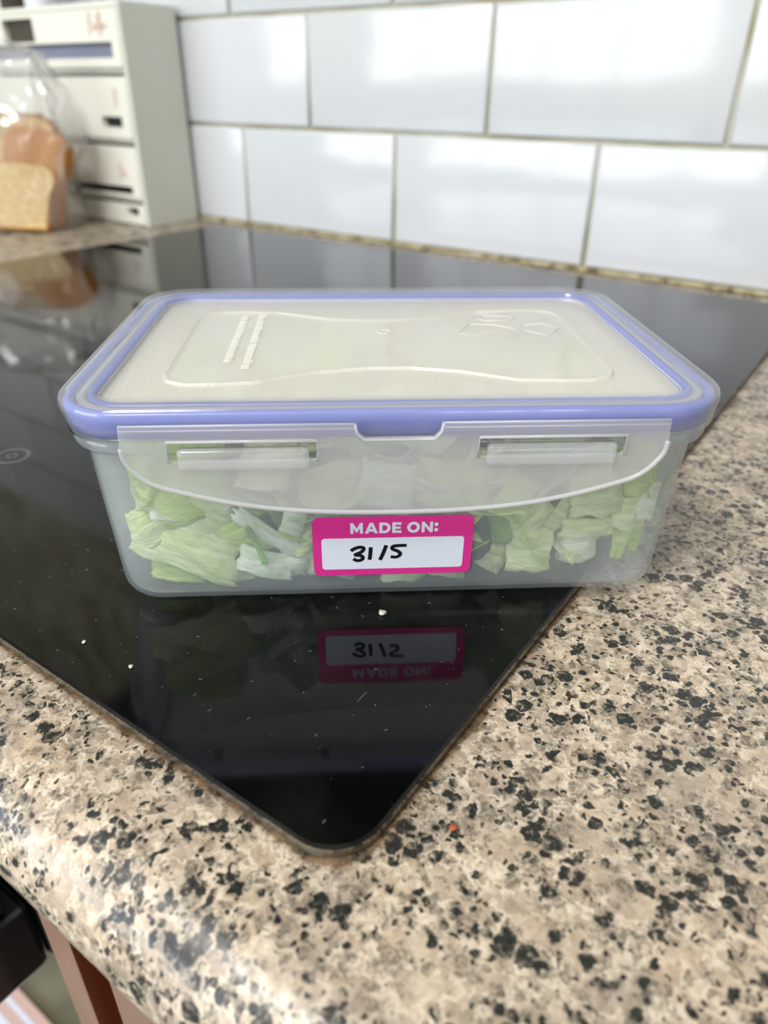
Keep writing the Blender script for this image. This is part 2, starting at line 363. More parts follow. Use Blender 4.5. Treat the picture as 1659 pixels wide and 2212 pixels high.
def window(name, axis, a0, a1, z0, z1, pos):
    r = empty(name); r['kind'] = 'structure'
    bm = bmesh.new()
    bars = [(a0, a0 + .05, z0, z1), (a1 - .05, a1, z0, z1), (a0 + .05, a1 - .05, z0, z0 + .05), (a0 + .05, a1 - .05, z1 - .05, z1)]
    n = 3
    for k in range(1, n): c = a0 + (a1 - a0) * k / n; bars.append((c - .03, c + .03, z0 + .05, z1 - .05))
    for (p, q, u, v) in bars:
        if axis == 'y': box_bm(bm, p, q, pos, pos + .05, u, v)
        else: box_bm(bm, pos, pos + .05, p, q, u, v)
    me = bpy.data.meshes.new('window_frame'); bm.to_mesh(me); bm.free(); link('window_frame', me, M['ceil'], r, False)
    if axis == 'y': box('pane', a0 + .05, a1 - .05, pos + .02, pos + .026, z0 + .05, z1 - .05, M['pane'], r)
    else: box('pane', pos + .02, pos + .026, a0 + .05, a1 - .05, z0 + .05, z1 - .05, M['pane'], r)
window('window_1', 'y', WIN['x0'], WIN['x1'], WIN['z0'], WIN['z1'], -3.06)
window('fill_window', 'x', FILL_WIN['y0'], FILL_WIN['y1'], FILL_WIN['z0'], FILL_WIN['z1'], 2.62)  # frame and pane of the added fill opening

# tiled wall: grout bed with separate bevelled tiles
wb = box('wall_back', -3.1, 2.6, 0.0035, 0.1, -0.87, 1.5, M['grout'], kind='structure')
TW, TH, Z1, ZP = 0.2, 0.0983, 0.1007, 0.0983
J = 0.0034
bm = bmesh.new(); r = bmesh.ops.create_cube(bm, size=1)
for v in r['verts']: v.co = Vector((v.co.x * (TW - J), v.co.y * 0.007 + 0.0035, v.co.z * (TH - J)))
fe = [e_ for e_ in bm.edges if all(v.co.y < 0.001 for v in e_.verts)]
bmesh.ops.bevel(bm, geom=fe, offset=0.0022, segments=3, profile=0.5, affect='EDGES')
tile_me = bpy.data.meshes.new('tile'); bm.to_mesh(tile_me); bm.free()
tile_me.materials.append(M['tile'])
for p in tile_me.polygons: p.use_smooth = True
rnd = random.Random(4)
starts = [0.0797, 0.1761, 0.0754, 0.176, 0.078, 0.176]
for row in range(6):
    zc = Z1 - ZP / 2 + row * ZP
    for k in range(-14, 10):
        o = link('tile', tile_me, None, wb, False)
        o.location = (starts[row] + k * TW + TW / 2, 0, zc)
        o.rotation_euler = (math.radians(rnd.uniform(-.35, .35)), 0, math.radians(rnd.uniform(-.3, .3)))
box('trim_1', -1.2, 1.8, -0.0028, 0.003, 0.0002, 0.0032, M['sealant'], bev=0.001, kind='structure')

# ------------------------------------------------------------------ worktop with rounded nose
prof = [(0.0, 0.0)]
for k in range(13):
    a = PI / 2 + PI * k / 12; prof.append((-0.585 + 0.0185 * math.cos(a), -0.0185 + 0.0185 * math.sin(a)))
prof.append((0.0, -0.037))
X = (-1.5, 2.3)
vs = [(x, y, z) for x in X for (y, z) in prof]; n = len(prof)
fs = [(i, (i + 1) % n, n + (i + 1) % n, n + i) for i in range(n)] + [tuple(reversed(range(n))), tuple(range(n, 2 * n))]
wt = link('worktop', mesh('worktop', vs, fs), M['granite'], smooth=False)
for p in wt.data.polygons:
    if abs(p.normal.x) < .5 and abs(p.normal.z) < 0.9999: p.use_smooth = True
tag(wt, 'beige laminate worktop with black granite speckles and a rounded front edge', 'worktop')

# ------------------------------------------------------------------ ceramic hob
hob = empty('ceramic_hob', ((HOB['x0'] + HOB['x1']) / 2, (HOB['y0'] + HOB['y1']) / 2, 0))
tag(hob, 'black ceramic glass hob set in the speckled worktop, crumbs on it', 'hob')
hx, hy = (HOB['x1'] - HOB['x0']) / 2, (HOB['y1'] - HOB['y0']) / 2
def ring(hx, hy, r, z, n=10): return [(x, y, z) for x, y in rr(hx, hy, r, n)]
v_, f_ = loft([ring(hx - .0007, hy - .0007, .0118, .0030), ring(hx - .0002, hy - .0002, .0123, .0032), ring(hx - .0002, hy - .0002, .0123, .0034), ring(hx - .0008, hy - .0008, .0118, .0040)], cap_first=True, cap_last=True)
g = link('glass_plate', mesh('glass_plate', v_, f_), M['hob'], hob, False)
g.matrix_parent_inverse = Matrix(); 
v_, f_ = loft([ring(hx - .0030, hy - .0030, .0095, .0001), ring(hx - .0004, hy - .0004, .0121, .0006), ring(hx - .0006, hy - .0006, .0119, .0030), ring(hx - .003, hy - .003, .0095, .0030)], closed_profile=True)
link('edge_seal', mesh('edge_seal', v_, f_), M['hob_edge'], hob, False)
def annulus(name, cx_, cy_, r1, r2, mat, parent, z=.00405, n=40, sx=1):
    vs = []; fs = []
    for k in range(n):
        a = 2 * PI * k / n
        for r, zz in ((r1, z), (r2, z)): vs.append((cx_ + r * math.cos(a) * sx, cy_ + r * math.sin(a), zz))
    for k in range(n): b = (k + 1) % n; fs.append((2 * k, 2 * k + 1, 2 * b + 1, 2 * b))
    return link(name, mesh(name, vs, fs), mat, parent, False)
def on_hob(x, y): return x - hob.location.x, y - hob.location.y

# ------------------------------------------------------------------ food container
CA = math.radians(38.165)
box_root = empty('food_container', (0.585, -0.4495, 0.004), CA)
tag(box_root, 'clear plastic food container with blue-sealed clip lid holding chopped lettuce on the black hob', 'food container')
NS = 14
def R(hx, hy, r, z): return ring(hx, hy, r, z, NS)
outer = []
for k in range(7):
    a = math.radians(90 * k / 6); b = 0.0068
    outer.append(R(.0812 - b + b * math.sin(a), .0540 - b + b * math.sin(a), .0130 - b + b * math.sin(a), b - b * math.cos(a)))
outer += [R(.0817, .0548, .0134, .018), R(.0824, .0560, .0138, .034), R(.0831, .0572, .0142, .0505),
          R(.0834, .0575, .0145, .0515), R(.0852, .0597, .0160, .0520), R(.0857, .0602, .0165, .0528), R(.0858, .0603, .0165, .0548),
          R(.0850, .0595, .016, .0556), R(.0843, .0588, .0155, .0562), R(.0842, .0587, .0155, .0580)]
inner = [R(.0832, .0577, .0145, .0580), R(.0826, .0566, .0140, .050), R(.0818, .0553, .0133, .034), R(.0806, .0538, .0124, .014)]
for k in range(6, -1, -1):
    a = math.radians(90 * k / 6); b = 0.0056
    inner.append(R(.0800 - b + b * math.sin(a), .0528 - b + b * math.sin(a), .0118 - b + b * math.sin(a), .0013 + b - b * math.cos(a)))
v_, f_ = loft(outer + inner, cap_first=True, cap_last=True)
body = link('body', mesh('body', v_, f_), M['body'], box_root)
# lid
LX, LY, LR = .0876, .0624, .0185
def Lr(off, z): return R(LX - off, LY - off, max(.004, LR - off), z)
prof_o = [(.0006, .0566), (.0004, .0604), (.0002, .0610), (.0, .0620), (.0, .0634), (.0004, .0645), (.0013, .0652), (.0024, .0653), (.0030, .0649), (.0036, .0647), (.0064, .0647), (.0070, .0650), (.0076, .0652), (.0083, .0650), (.0089, .0643), (.0094, .0628)]
prof_i = [(.0104, .0628), (.0097, .0638), (.0066, .0637), (.0020, .0641), (.0010, .0632), (.0010, .0612), (.0014, .0603), (.0016, .0566)]
v_, f_ = loft([Lr(o_, z_) for o_, z_ in prof_o + prof_i], closed_profile=True)
lid = link('lid', mesh('lid', v_, f_), M['shell'], box_root)
# lid panel: frosted surround, raised smooth field with waisted outline
def emboss_outline():
    half = [(-.0640, 0), (-.0640, -.0290), (-.0620, -.0345), (-.0570, -.0372), (-.0480, -.0372), (-.0370, -.0360), (-.0310, -.0330), (-.0200, -.0280), (-.0060, -.0250),
            (.0060, -.0250), (.0200, -.0285), (.0290, -.0330), (.0350, -.0360), (.0480, -.0372), (.0570, -.0370), (.0620, -.0345), (.0640, -.0290), (.0640, 0)]
    back = [(x, -y) for x, y in reversed(half[1:-1])]
    return half + back
def resample_polar(pts, N):
    out = []; m = len(pts)
    for k in range(N):
        a = 2 * PI * (k + .5) / N; d = Vector((math.cos(a), math.sin(a))); best = 0
        for i in range(m):
            p, q = Vector(pts[i][:2]), Vector(pts[(i + 1) % m][:2]); e_ = q - p; den = d.x * e_.y - d.y * e_.x
            if abs(den) < 1e-12: continue
            t_ = (p.x * e_.y - p.y * e_.x) / den; s_ = (p.x * d.y - p.y * d.x) / den
            if -1e-6 <= s_ <= 1 + 1e-6 and t_ > best: best = t_
        out.append(d * best)
    return out
N = 320
eo = resample_polar([tuple(p) for p in emboss_outline()], N); bo = resample_polar(rr(LX - .0096, LY - .0096, .009, 14), N)
def pring(pts, s, z, d=0): return [((p.normalized() * (p.length + d)).x, (p.normalized() * (p.length + d)).y, z) for p in pts]
v_, f_ = loft([pring(bo, 1, .0608, .0), pring(bo, 1, .0608, -.012), pring(eo, 1, .0609, .012) if 0 else pring(eo, 1, .0608, .0016), pring(eo, 1, .0604, .0006), pring(eo, 1, .0604, .0),
               pring(bo, 1, .0598, .0)][:1] + [pring(bo, 1, .0628, .0), pring(bo, 1, .0620, -.0006), pring(eo, 1, .0620, .0010), pring(eo, 1, .0628, .0)] + [pring(eo, 1, .0618, -.0004)] + [pring(bo, 1, .0611, -.0006), pring(bo, 1, .0608, .0)][:2])
v_, f_ = loft([pring(bo, 1, .0630, .0), pring(bo, 1, .0621, -.0007), pring(eo, 1, .0620, .0010), pring(eo, 1, .0627, .0003), pring(eo, 1, .0627, -.0003),
               pring(eo, 1, .0616, -.0003), pring(eo, 1, .0610, .0010), pring(bo, 1, .0611, -.0007), pring(bo, 1, .0611, .0)], closed_profile=True)
link('lid_panel', mesh('lid_panel', v_, f_), M['lidp'], lid, False)
v_, f_ = loft([pring(eo, 1, .0615, -.0003), pring(eo, 1, .0623, -.0003), pring(eo, 1, .0622, -.0016)], cap_first=True, cap_last=True)
link('smooth_field', mesh('smooth_field', v_, f_), M['lidc'], lid, False)
# silicone seal: outer and inner rib
v_, f_ = loft([Lr(.0018, .0566), Lr(.0016, .0606), Lr(.0013, .0628), Lr(.0021, .0639), Lr(.0036, .0636), Lr(.0042, .0566)], closed_profile=True)
gk = link('gasket', mesh('gasket', v_, f_), M['gasket'], lid); gk['label'] = 'blue rubber seal ring under the rim'
v_, f_ = loft([Lr(.0074, .0585), Lr(.0073, .0637), Lr(.0090, .0636), Lr(.0092, .0585)], closed_profile=True)
link('gasket', mesh('gasket_inner', v_, f_), M['gasket'], lid)
v_, f_ = loft([Lr(.0045, .0600), Lr(.0045, .0635), Lr(.0070, .0635), Lr(.0070, .0600)], closed_profile=True)
link('band_filler', mesh('band_filler', v_, f_), M['bead'], lid)  # milky ring added to stand in for the groove's bright reflected band
# moulded marks on the lid: two text columns, logo, injection dimple
rl = random.Random(8)
bm = bmesh.new()
for cxm, y0m, y1m in ((-.0478, -.0185, .031), (-.0420, -.0240, .034)):
    y = y0m
    while y < y1m:
        hgt = rl.choice([.0007, .0009, .0006]); wdt = rl.uniform(.0024, .0030)
        if rl.random() > .07:
            box_bm(bm, cxm - .0013, cxm - .0013 + wdt * rl.uniform(.6, 1), y, y + hgt, .0622, .06245)
            if rl.random() > .4: box_bm(bm, cxm - .0013 + rl.uniform(0, .002), cxm - .0010 + .002, y - .0002, y + hgt + .0003, .0622, .0624)
        y += hgt + rl.uniform(.0002, .0005)
me = bpy.data.meshes.new('moulded_text'); bm.to_mesh(me); bm.free(); link('moulded_text', me, M['emb'], lid, False)
def tube_local(name, pts, r, mat, parent, closed=False): return link(name, tube_mesh(name, pts, r, 8, closed), mat, parent)
for k, pts in enumerate([[(.030, .020), (.024, .009), (.030, .006), (.034, .0105), (.044, .005), (.0445, .014), (.038, .019), (.030, .020)], [(.034, .036), (.046, .036), (.046, .033), (.034, .033), (.034, .036)],
                         [(.036, .030), (.045, .030), (.047, .027), (.045, .024), (.036, .024), (.034, .027), (.036, .030)], [(.048, .018), (.055, .020), (.060, .014), (.054, .006), (.048, .011), (.048, .018)]]):
    tube_local('moulded_logo', [(x, y, .0623) for x, y in pts], .00022, M['lidp'], lid)
annulus_pts = [(.0022 * math.cos(2 * PI * k / 20), .0115 + .0022 * math.sin(2 * PI * k / 20), .0623) for k in range(20)]
tube_local('injection_dimple', annulus_pts, .00022, M['lidp'], lid, True)
# clip flaps
def flap(name, half, drop, slots, loc, rz, tilt=4.5, notch=True):
    h = half
    o = []
    # outline in (x, v) with v = distance below the hinge (negative down)
    left = [(-h, 0), (-h - .0006, -.006), (-h + .0002, -.0105), (-h * .925, -.0162), (-h * .80, -.0195), (-h * .64, -.0226), (-h * .47, -.0248), (-h * .25, -.0262), (0, -.0266)]
    sc_ = drop / .0266
    left = [(x, v * sc_) for x, v in left]
    low = [tuple(p)[:2] for p in cr_spline([(x, v, 0) for x, v in left[1:]] + [(-x, v, 0) for x, v in reversed(left[1:-1])], 5)]
    out = [left[0]] + low + [(h, 0)]
    if notch:
        out += [(.0108, 0), (.0104, -.0022), (.0088, -.0040), (-.0088, -.0040), (-.0104, -.0022), (-.0108, 0)]
    holes = []
    for (a, b, c, d) in slots:
        r = .0012; q = []
        cx_, cy_ = (a + b) / 2, (c + d) / 2
        q = [(cx_ + x, cy_ + y) for x, y in rr((b - a) / 2, (d - c) / 2, r, 4)]; holes.append(q)
    me = curve_fill(name, [out] + holes, .0004, .0002)
    me.transform(Matrix.Rotation(PI / 2, 4, 'X'))
    f = link(name, me, M['flap'], box_root, False); f.location = loc; f.rotation_euler = (math.radians(-tilt), 0, rz)
    f.rotation_euler = (Matrix.Rotation(rz, 3, 'Z') @ Matrix.Rotation(math.radians(tilt), 3, 'X')).to_euler()
    link('rim_bead', tube_mesh('rim_bead', [(x, -.0004, v) for x, v in low], .0007, 8), M['bead'], f)
    for dz in (0.0002, -.0011):
        segs = [(-h, -.0112), (.0112, h)] if notch else [(-h, h)]
        for (a, b) in segs: link('hinge_rib', tube_mesh('hinge_rib', [(a, -.0004, dz), (b, -.0004, dz)], .00032 if dz > 0 else .00022, 6), M['bead'], f)
    if notch: link('notch_bead', tube_mesh('notch_bead', [(x, -.0004, z) for x, z in ((.0110, 0), (.0106, -.0024), (.0089, -.0044), (-.0089, -.0044), (-.0106, -.0024), (-.0110, 0))], .0004, 6), M['bead'], f)
    for (a, b, c, d) in slots:
        # moulded latch bar bulging in the slot
        vv, ff = [], []
        rings_ = []
        hx_, hz_ = (b - a) / 2 - .0022, .0030; cx_, cz_ = (a + b) / 2 , (c + d) / 2 - .0022
        for s_, y_ in ((1, .0008), (1, -.0006), (.9, -.0014), (.5, -.0018)):
            pts = rr(hx_ - (1 - s_) * .0030, hz_ * s_, .0012 * s_, 4)
            rings_.append([(cx_ + x, y_, cz_ + z) for x, z in pts])
        vv, ff = loft(rings_, cap_first=True, cap_last=True)
        link('latch_bar', mesh('latch_bar', vv, ff), M['flap'], f)
        link('slot_bead', tube_mesh('slot_bead', [(a, -.0005, c), (a, -.0005, d), (b, -.0005, d), (b, -.0005, c)], .00045, 6), M['bead'], f)
    return f
sl = [(-.0575, -.0205, -.0100, -.0042), (.0202, .0580, -.0098, -.0040)]
ff_ = flap('clip_flap', .0682, .0262, sl, (0, -LY - .0008, .0613), 0)
flap('clip_flap', .0682, .0262, sl, (0, LY + .0008, .0613), PI)
flap('clip_flap', .0370, .0205, [(-.024, .024, -.0098, -.0040)], (-LX - .0008, 0, .0613), -PI / 2, tilt=-3, notch=False)
flap('clip_flap', .0370, .0205, [(-.024, .024, -.0098, -.0040)], (LX + .0006, 0, .0613), PI / 2, tilt=6, notch=False)

# label on the front wall (wall leans outwards going up)
lab_me = curve_fill('label', [rr(.02265, .01025, .0022, 6)], .00006)
lab = link('label', lab_me, M['pink'], box_root, False)
lean = math.atan2(.0024 + .0, .032)
lab.location = (-.0006, -.0552, .0203)
lab.rotation_euler = (Matrix.Rotation(PI / 2 + math.atan(.0736), 3, 'X') @ Matrix.Rotation(math.radians(.0), 3, 'Z')).to_euler()
lab['label'] = 'pink date sticker reading made on 31/5'
def on_label(name, me, mat, x, y, z=.00012):
    o = link(name, me, mat, lab, False); o.location = (x, y, z); return o
on_label('writing_area', curve_fill('writing_area', [rr(.0202, .0055, .0010, 5)], .00003), M['white_paper'], 0, -.0025, .0001)
def ell(cx_, cy_, rx, ry, n=28): return [(cx_ + rx * math.cos(2 * PI * k / n), cy_ + ry * math.sin(2 * PI * k / n)) for k in range(n)]
def shift(pts, dx): return [(x + dx, y) for x, y in pts]
glyphs = []      # heavy geometric capitals, 100 units high
g_ = 30
glyphs.append((0, [[(0, 0), (0, 100), (25, 100), (57, 48), (88, 100), (113, 100), (113, 0), (85, 0), (85, 50), (62, 12), (50, 12), (28, 49), (28, 0)]]))
glyphs.append((128, [[(0, 0), (45, 100), (75, 100), (120, 0), (88, 0), (81, 17), (38, 17), (31, 0)], [(47, 40), (72, 40), (60, 71)]]))
dd = [(0, 0), (0, 100), (48, 100)] + [(48 + 54 * math.cos(math.radians(a)), 50 + 50 * math.sin(math.radians(a))) for a in range(80, -81, -10)] + [(48, 0)]
di = [(29, 24), (29, 76), (46, 76)] + [(46 + 28 * math.cos(math.radians(a)), 50 + 26 * math.sin(math.radians(a))) for a in range(80, -81, -20)] + [(46, 24)]
glyphs.append((258, [dd, di]))
glyphs.append((374, [[(0, 0), (0, 100), (82, 100), (82, 77), (29, 77), (29, 61), (76, 61), (76, 39), (29, 39), (29, 23), (84, 23), (84, 0)]]))
glyphs.append((508, [ell(58, 50, 58, 52), ell(58, 50, 28, 27)]))
glyphs.append((638, [[(0, 0), (0, 100), (24, 100), (74, 42), (74, 100), (102, 100), (102, 0), (78, 0), (28, 58), (28, 0)]]))
glyphs.append((752, [ell(18, 22, 18, 17), ell(18, 74, 18, 17)]))
pol = []
for dx, ps in glyphs: pol += [[(x * .0246 / .788 * .001 - .0123, y * .0246 / .788 * .00115 - .0017) for x, y in shift(p, dx)] for p in ps]
tm = curve_fill('printed_text', pol, .00003)
on_label('printed_text', tm, M['white_paper'], .0003, .0063, .00011)
# handwriting: coordinates read off in units of the white area (mm)
def P_(px, py): return ((px - 805) * .02875, (365 - py) * .02875)     # sketch grid -> mm about the label centre
strokes = [[(390, 412), (420, 388), (465, 370), (505, 372), (515, 395), (490, 430), (430, 462), (485, 472), (508, 500), (490, 528), (450, 535), (412, 512)],
           [(585, 372), (582, 440), (574, 526)], [(738, 352), (712, 440), (678, 532)],
           [(938, 358), (870, 358), (808, 366), (800, 398), (850, 425), (878, 455), (868, 485), (830, 502), (785, 492)]]
for st in strokes:
    p3 = [Vector((P_(a, b)[0] * .001, P_(a, b)[1] * .001, 0)) for a, b in st]
    me = tube_mesh('handwriting', [tuple(p) for p in cr_spline(p3, 6)], .00056, 8)
    for v in me.vertices: v.co.z *= .15
    on_label('handwriting', me, M['ink'], 0, 0, .00018)

# ------------------------------------------------------------------ lettuce
inv = box_root.matrix_basis.copy()
INV = Matrix.Translation((0.585, -0.4495, 0.004)) @ Matrix.Rotation(CA, 4, 'Z')
def leaf_mesh(w_, h_, curl, ruffle, seed, thick=.0007, curl2=0.0, taper=0.0, nx=12, ny=10, ragged=.12):
    rn = random.Random(seed); off = Vector((rn.uniform(0, 50), rn.uniform(0, 50), rn.uniform(0, 50)))
    top, bot = [], []
    for j in range(ny + 1):
        for i in range(nx + 1):
            u, v = i / nx - .5, j / ny - .5
            edge = max(abs(u), abs(v)) * 2
            nz = noise.noise(off + Vector((u * 2.2, v * 2.2, 0))); nz2 = noise.noise(off + Vector((u * 6, v * 6, 9)))
            sx = 1 - taper * (v + .5)
            x = u * w_ * sx * (1 + ragged * nz2 * edge); y = v * h_ * (1 + ragged * noise.noise(off + Vector((v * 5, u * 5, 3))) * edge)
            z = (nz * .35 + nz2 * .12 * edge) * ruffle
            if abs(curl) > 1e-4:
                rad = w_ / curl; a = x / rad; z += rad * (1 - math.cos(a)); x = rad * math.sin(a)
            if abs(curl2) > 1e-4:
                rad = h_ / curl2; a = y / rad; z2 = rad * (1 - math.cos(a)); y = (rad - z * 0) * math.sin(a); z += z2
            th = thick * (1.15 - .6 * edge ** 3)
            top.append((x, y, z + th / 2)); bot.append((x, y, z - th / 2))
    n1 = (nx + 1); m = len(top); fs = []
    for j in range(ny):
        for i in range(nx):
            a = j * n1 + i; fs.append((a, a + 1, a + 1 + n1, a + n1)); fs.append((m + a, m + a + n1, m + a + 1 + n1, m + a + 1))
    rim = [i for i in range(n1)] + [j * n1 + nx for j in range(1, ny + 1)] + [ny * n1 + i for i in range(nx - 1, -1, -1)] + [j * n1 for j in range(ny - 1, 0, -1)]
    for k in range(len(rim)):
        a, b = rim[k], rim[(k + 1) % len(rim)]; fs.append((b, a, m + a, m + b))
    return mesh('lettuce_piece', top + bot, fs)
def put_leaf(me, mat, x, y, z, rx, ry, rz, label, group=None, scale=1):
    o = bpy.data.objects.new('lettuce_piece', me); COL.objects.link(o)
    if not me.materials: me.materials.append(M[mat])
    o.matrix_world = INV @ Matrix.Translation((x, y, z)) @ Matrix.Rotation(rz, 4, 'Z') @ Matrix.Rotation(rx, 4, 'X') @ Matrix.Rotation(ry, 4, 'Y') @ Matrix.Scale(scale, 4)
    tag(o, label, 'lettuce', group); return o
D2 = math.radians
INVI = INV.inverted()
def settle(o):
    """slide a piece inwards until none of it is in the container wall, floor or lid"""
    for it in range(3):
        m = INVI @ o.matrix_world; d = Vector((0, 0, 0))
        for v in o.data.vertices:
            p = m @ v.co
            hx_, hy_, r_ = .0796, .0526, .012
            qx, qy = abs(p.x) - (hx_ - r_), abs(p.y) - (hy_ - r_)
            if qx > 0 and qy > 0:
                l_ = math.hypot(qx, qy)
                if l_ > r_: ex, ey = qx / l_ * (l_ - r_), qy / l_ * (l_ - r_)
                else: ex = ey = 0
            else: ex, ey = max(0, qx - r_), max(0, qy - r_)
            if ex > abs(d.x): d.x = -math.copysign(ex, p.x)
            if ey > abs(d.y): d.y = -math.copysign(ey, p.y)
            if p.z < .0018 and .0018 - p.z > abs(d.z): d.z = .0018 - p.z
            if p.z > .0606 and p.z - .0606 > abs(d.z): d.z = .0606 - p.z
        if d.length < 1e-6: return
        o.matrix_world = INV @ Matrix.Translation(d) @ m
def px(x, y): return ((x - 812) * .000143, .0074 + (1250 - y) * .00016)
# (px, py, depth, w mm, h mm, in-plane rot deg, lean deg, mat, curl, ruffle, curl2, taper, label)
FRONT = [
 (1100, 1214, -.0500, 12.5, 13.0, -4, 82, 'l_pale', .5, 2.0, .3, 0, 'square ribbed pale lettuce piece low at the front just right of the sticker'),
 (1205, 1204, -.0490, 13.0, 12.0, 6, 84, 'l_white', 1.5, 1.5, .5, 0, 'folded white-edged lettuce piece low at the front, right of the square ribbed one'),
 (1216, 1168, -.0500, 14.5, 5.5, 2, 78, 'l_pale', .6, 1.5, .8, 0, 'narrow pale lettuce strip lying across above the folded white-edged piece'),
 (1226, 1102, -.0490, 15.0, 11.0, 6, 76, 'l_pale', .7, 2.0, .2, .1, 'broad ribbed lettuce piece at the front right just under the lid flap edge'),
 (1312, 1084, -.0480, 10.0, 8.0, 5, 85, 'l_green', 1.4, 1.6, .9, 0, 'small green cup-shaped lettuce piece high at the front right'),
 (1293, 1145, -.0485, 8.0, 9.5, -5, 84, 'l_pale', .8, 1.2, .3, .1, 'pale ribbed lettuce piece below the green cup-shaped one'),
 (1350, 1120, -.0480, 6.0, 11.0, -10, 84, 'l_white', .4, 1.2, .2, .3, 'slim whitish lettuce piece standing near the right front corner'),
 (1340, 1200, -.0420, 7.0, 15.0, 182, 86, 'l_green', .5, 1.2, .2, .7, 'yellow-green pointed lettuce piece, tip down in the right front corner'),
 (1300, 1212, -.0460, 6.0, 11.0, 175, 84, 'l_green', .5, 1.2, .2, .5, 'small green pointed lettuce piece beside the corner one, tip down'),
 (1330, 1062, -.0430, 11.0, 12.0, 12, 82, 'l_green', .6, 2.5, .5, 0, 'soft green lettuce piece high in the right front corner'),
 (1160, 1140, -.0475, 5.5, 16.0, -32, 80, 'l_pale', 1.0, 1.6, .5, .3, 'twisted pale lettuce strip slanting right of the sticker'),
 (1095, 1150, -.0490, 14.0, 7.0, 40, 80, 'l_pale', .8, 2.2, .3, 0, 'crumpled pale lettuce piece above the square ribbed one'),
 (1040, 1165, -.0480, 7.0, 12.0, 10, 86, 'l_deep', .8, 1.6, .5, 0, 'deep green lettuce scrap peeping out right of the sticker'),
 (1062, 1110, -.0470, 9.0, 12.0, -30, 82, 'l_green', .5, 1.5, .5, 0, 'mid green lettuce piece above right of the sticker'),
 (560, 1163, -.0510, 21.0, 4.2, -37, 86, 'l_white', .3, .9, .3, 0, 'long white lettuce rib slanting down left of the sticker'),
 (548, 1228, -.0505, 16.0, 7.5, -16, 80, 'l_white', .6, 1.5, .4, .1, 'blunt whitish lettuce chunk low at the front left of the sticker'),
 (612, 1215, -.0500, 9.0, 9.0, 12, 82, 'l_white', 1.2, 1.6, .9, 0, 'rounded pale lettuce knob beside the sticker'),
 (590, 1250, -.0470, 9.5, 5.5, 2, 78, 'l_white', .4, .8, .3, .2, 'short whitish lettuce block under the pale knob'),
 (430, 1187, -.0480, 36.0, 5.0, -3, 80, 'l_green', .3, 1.5, .3, 0, 'long flat yellow-green lettuce strip lying across at the left'),
 (395, 1228, -.0495, 32.0, 14.0, -24, 76, 'l_pale', .5, 3.0, .4, .3, 'large smooth pale lettuce piece filling the lower left front'),
 (362, 1268, -.0470, 15.0, 6.0, -8, 76, 'l_green', .6, 2.0, .3, 0, 'ruffled light green lettuce scrap at the bottom left'),
 (470, 1270, -.0470, 12.0, 5.0, 4, 78, 'l_pale', .5, 1.5, .3, 0, 'small ragged pale lettuce scrap on the container floor at the left'),
 (318, 1152, -.0480, 15.0, 11.0, 28, 80, 'l_pale', .6, 2.0, .4, .5, 'leaf-shaped pale lettuce piece pointing into the left front corner'),
 (385, 1060, -.0470, 24.0, 24.0, 15, 78, 'l_green', .7, 3.0, .6, 0, 'large yellow-green lettuce leaf piece high at the left front'),
 (420, 1130, -.0475, 22.0, 14.0, -22, 80, 'l_pale', .6, 3.0, .3, 0, 'broad pale green lettuce piece in the middle of the left front'),
 (535, 1178, -.0520, 1.4, 12.0, 18, 88, 'l_deep', .1, .6, -.7, 0, 'thin bright green lettuce sliver bent over at the left'),
 (500, 1160, -.0485, 12.0, 5.0, 22, 80, 'l_green', .6, 1.5, .5, 0, 'small bright green lettuce piece behind the green sliver'),
 (610, 1143, -.0500, 6.0, 8.0, -20, 84, 'l_white', .4, .9, .4, 0, 'stubby white lettuce chunk left of the sticker top corner'),
 (655, 1200, -.0500, 14.0, 13.0, 30, 80, 'l_pale', .9, 3.0, .4, 0, 'frilly pale lettuce piece tucked against the left side of the sticker'),
 (705, 1262, -.0480, 12.0, 7.0, -30, 78, 'l_white', 1.0, 2.0, .4, 0, 'frilly whitish lettuce scrap under the left end of the sticker'),
 (835, 1262, -.0490, 13.0, 6.0, 5, 76, 'l_pale', .8, 2.0, .5, 0, 'crinkled pale lettuce scrap under the middle of the sticker'),
 (925, 1262, -.0480, 13.0, 6.0, -8, 76, 'l_pale', .9, 2.0, .5, .2, 'crinkled pale lettuce scrap under the right half of the sticker'),
 (1035, 1240, -.0470, 7.0, 9.0, -35, 80, 'l_pale', .7, 1.8, .4, .2, 'narrow pale lettuce piece leaning out under the right end of the sticker'),
 (800, 1075, -.0490, 15.0, 12.0, -8, 78, 'l_white', .8, 2.0, .5, 0, 'ribbed whitish lettuce piece behind the lid flap above the sticker'),
 (690, 1085, -.0470, 18.0, 12.0, 10, 76, 'l_pale', .6, 2.5, .5, 0, 'pale lettuce piece above the left end of the sticker'),
 (930, 1085, -.0475, 20.0, 12.0, -12, 78, 'l_green', .6, 2.5, .5, 0, 'light green lettuce piece above the right end of the sticker'),
]
for i, (x_, y_, dep, w_, h_, ang, lean_, mt, c1, rf, c2, tp, lb) in enumerate(FRONT):
    me = leaf_mesh(w_ * .00112, h_ * .00115, c1 * 1.35, rf * .0016, 100 + i, thick=.0012 if mt == 'l_white' else .0007, curl2=c2, taper=tp, nx=16, ny=14, ragged=.17)
    X_, Z_ = px(x_, y_); me.materials.append(M[mt])
    for p in me.polygons: p.use_smooth = True
    o = bpy.data.objects.new('lettuce_piece', me); COL.objects.link(o)
    o.matrix_world = INV @ Matrix.Translation((X_, dep + .0015, max(Z_, .0045))) @ Matrix.Rotation(D2(lean_), 4, 'X') @ Matrix.Rotation(D2(ang), 4, 'Z') @ Matrix.Rotation(PI, 4, 'Y')
    tag(o, lb, 'lettuce'); settle(o)
protos = []
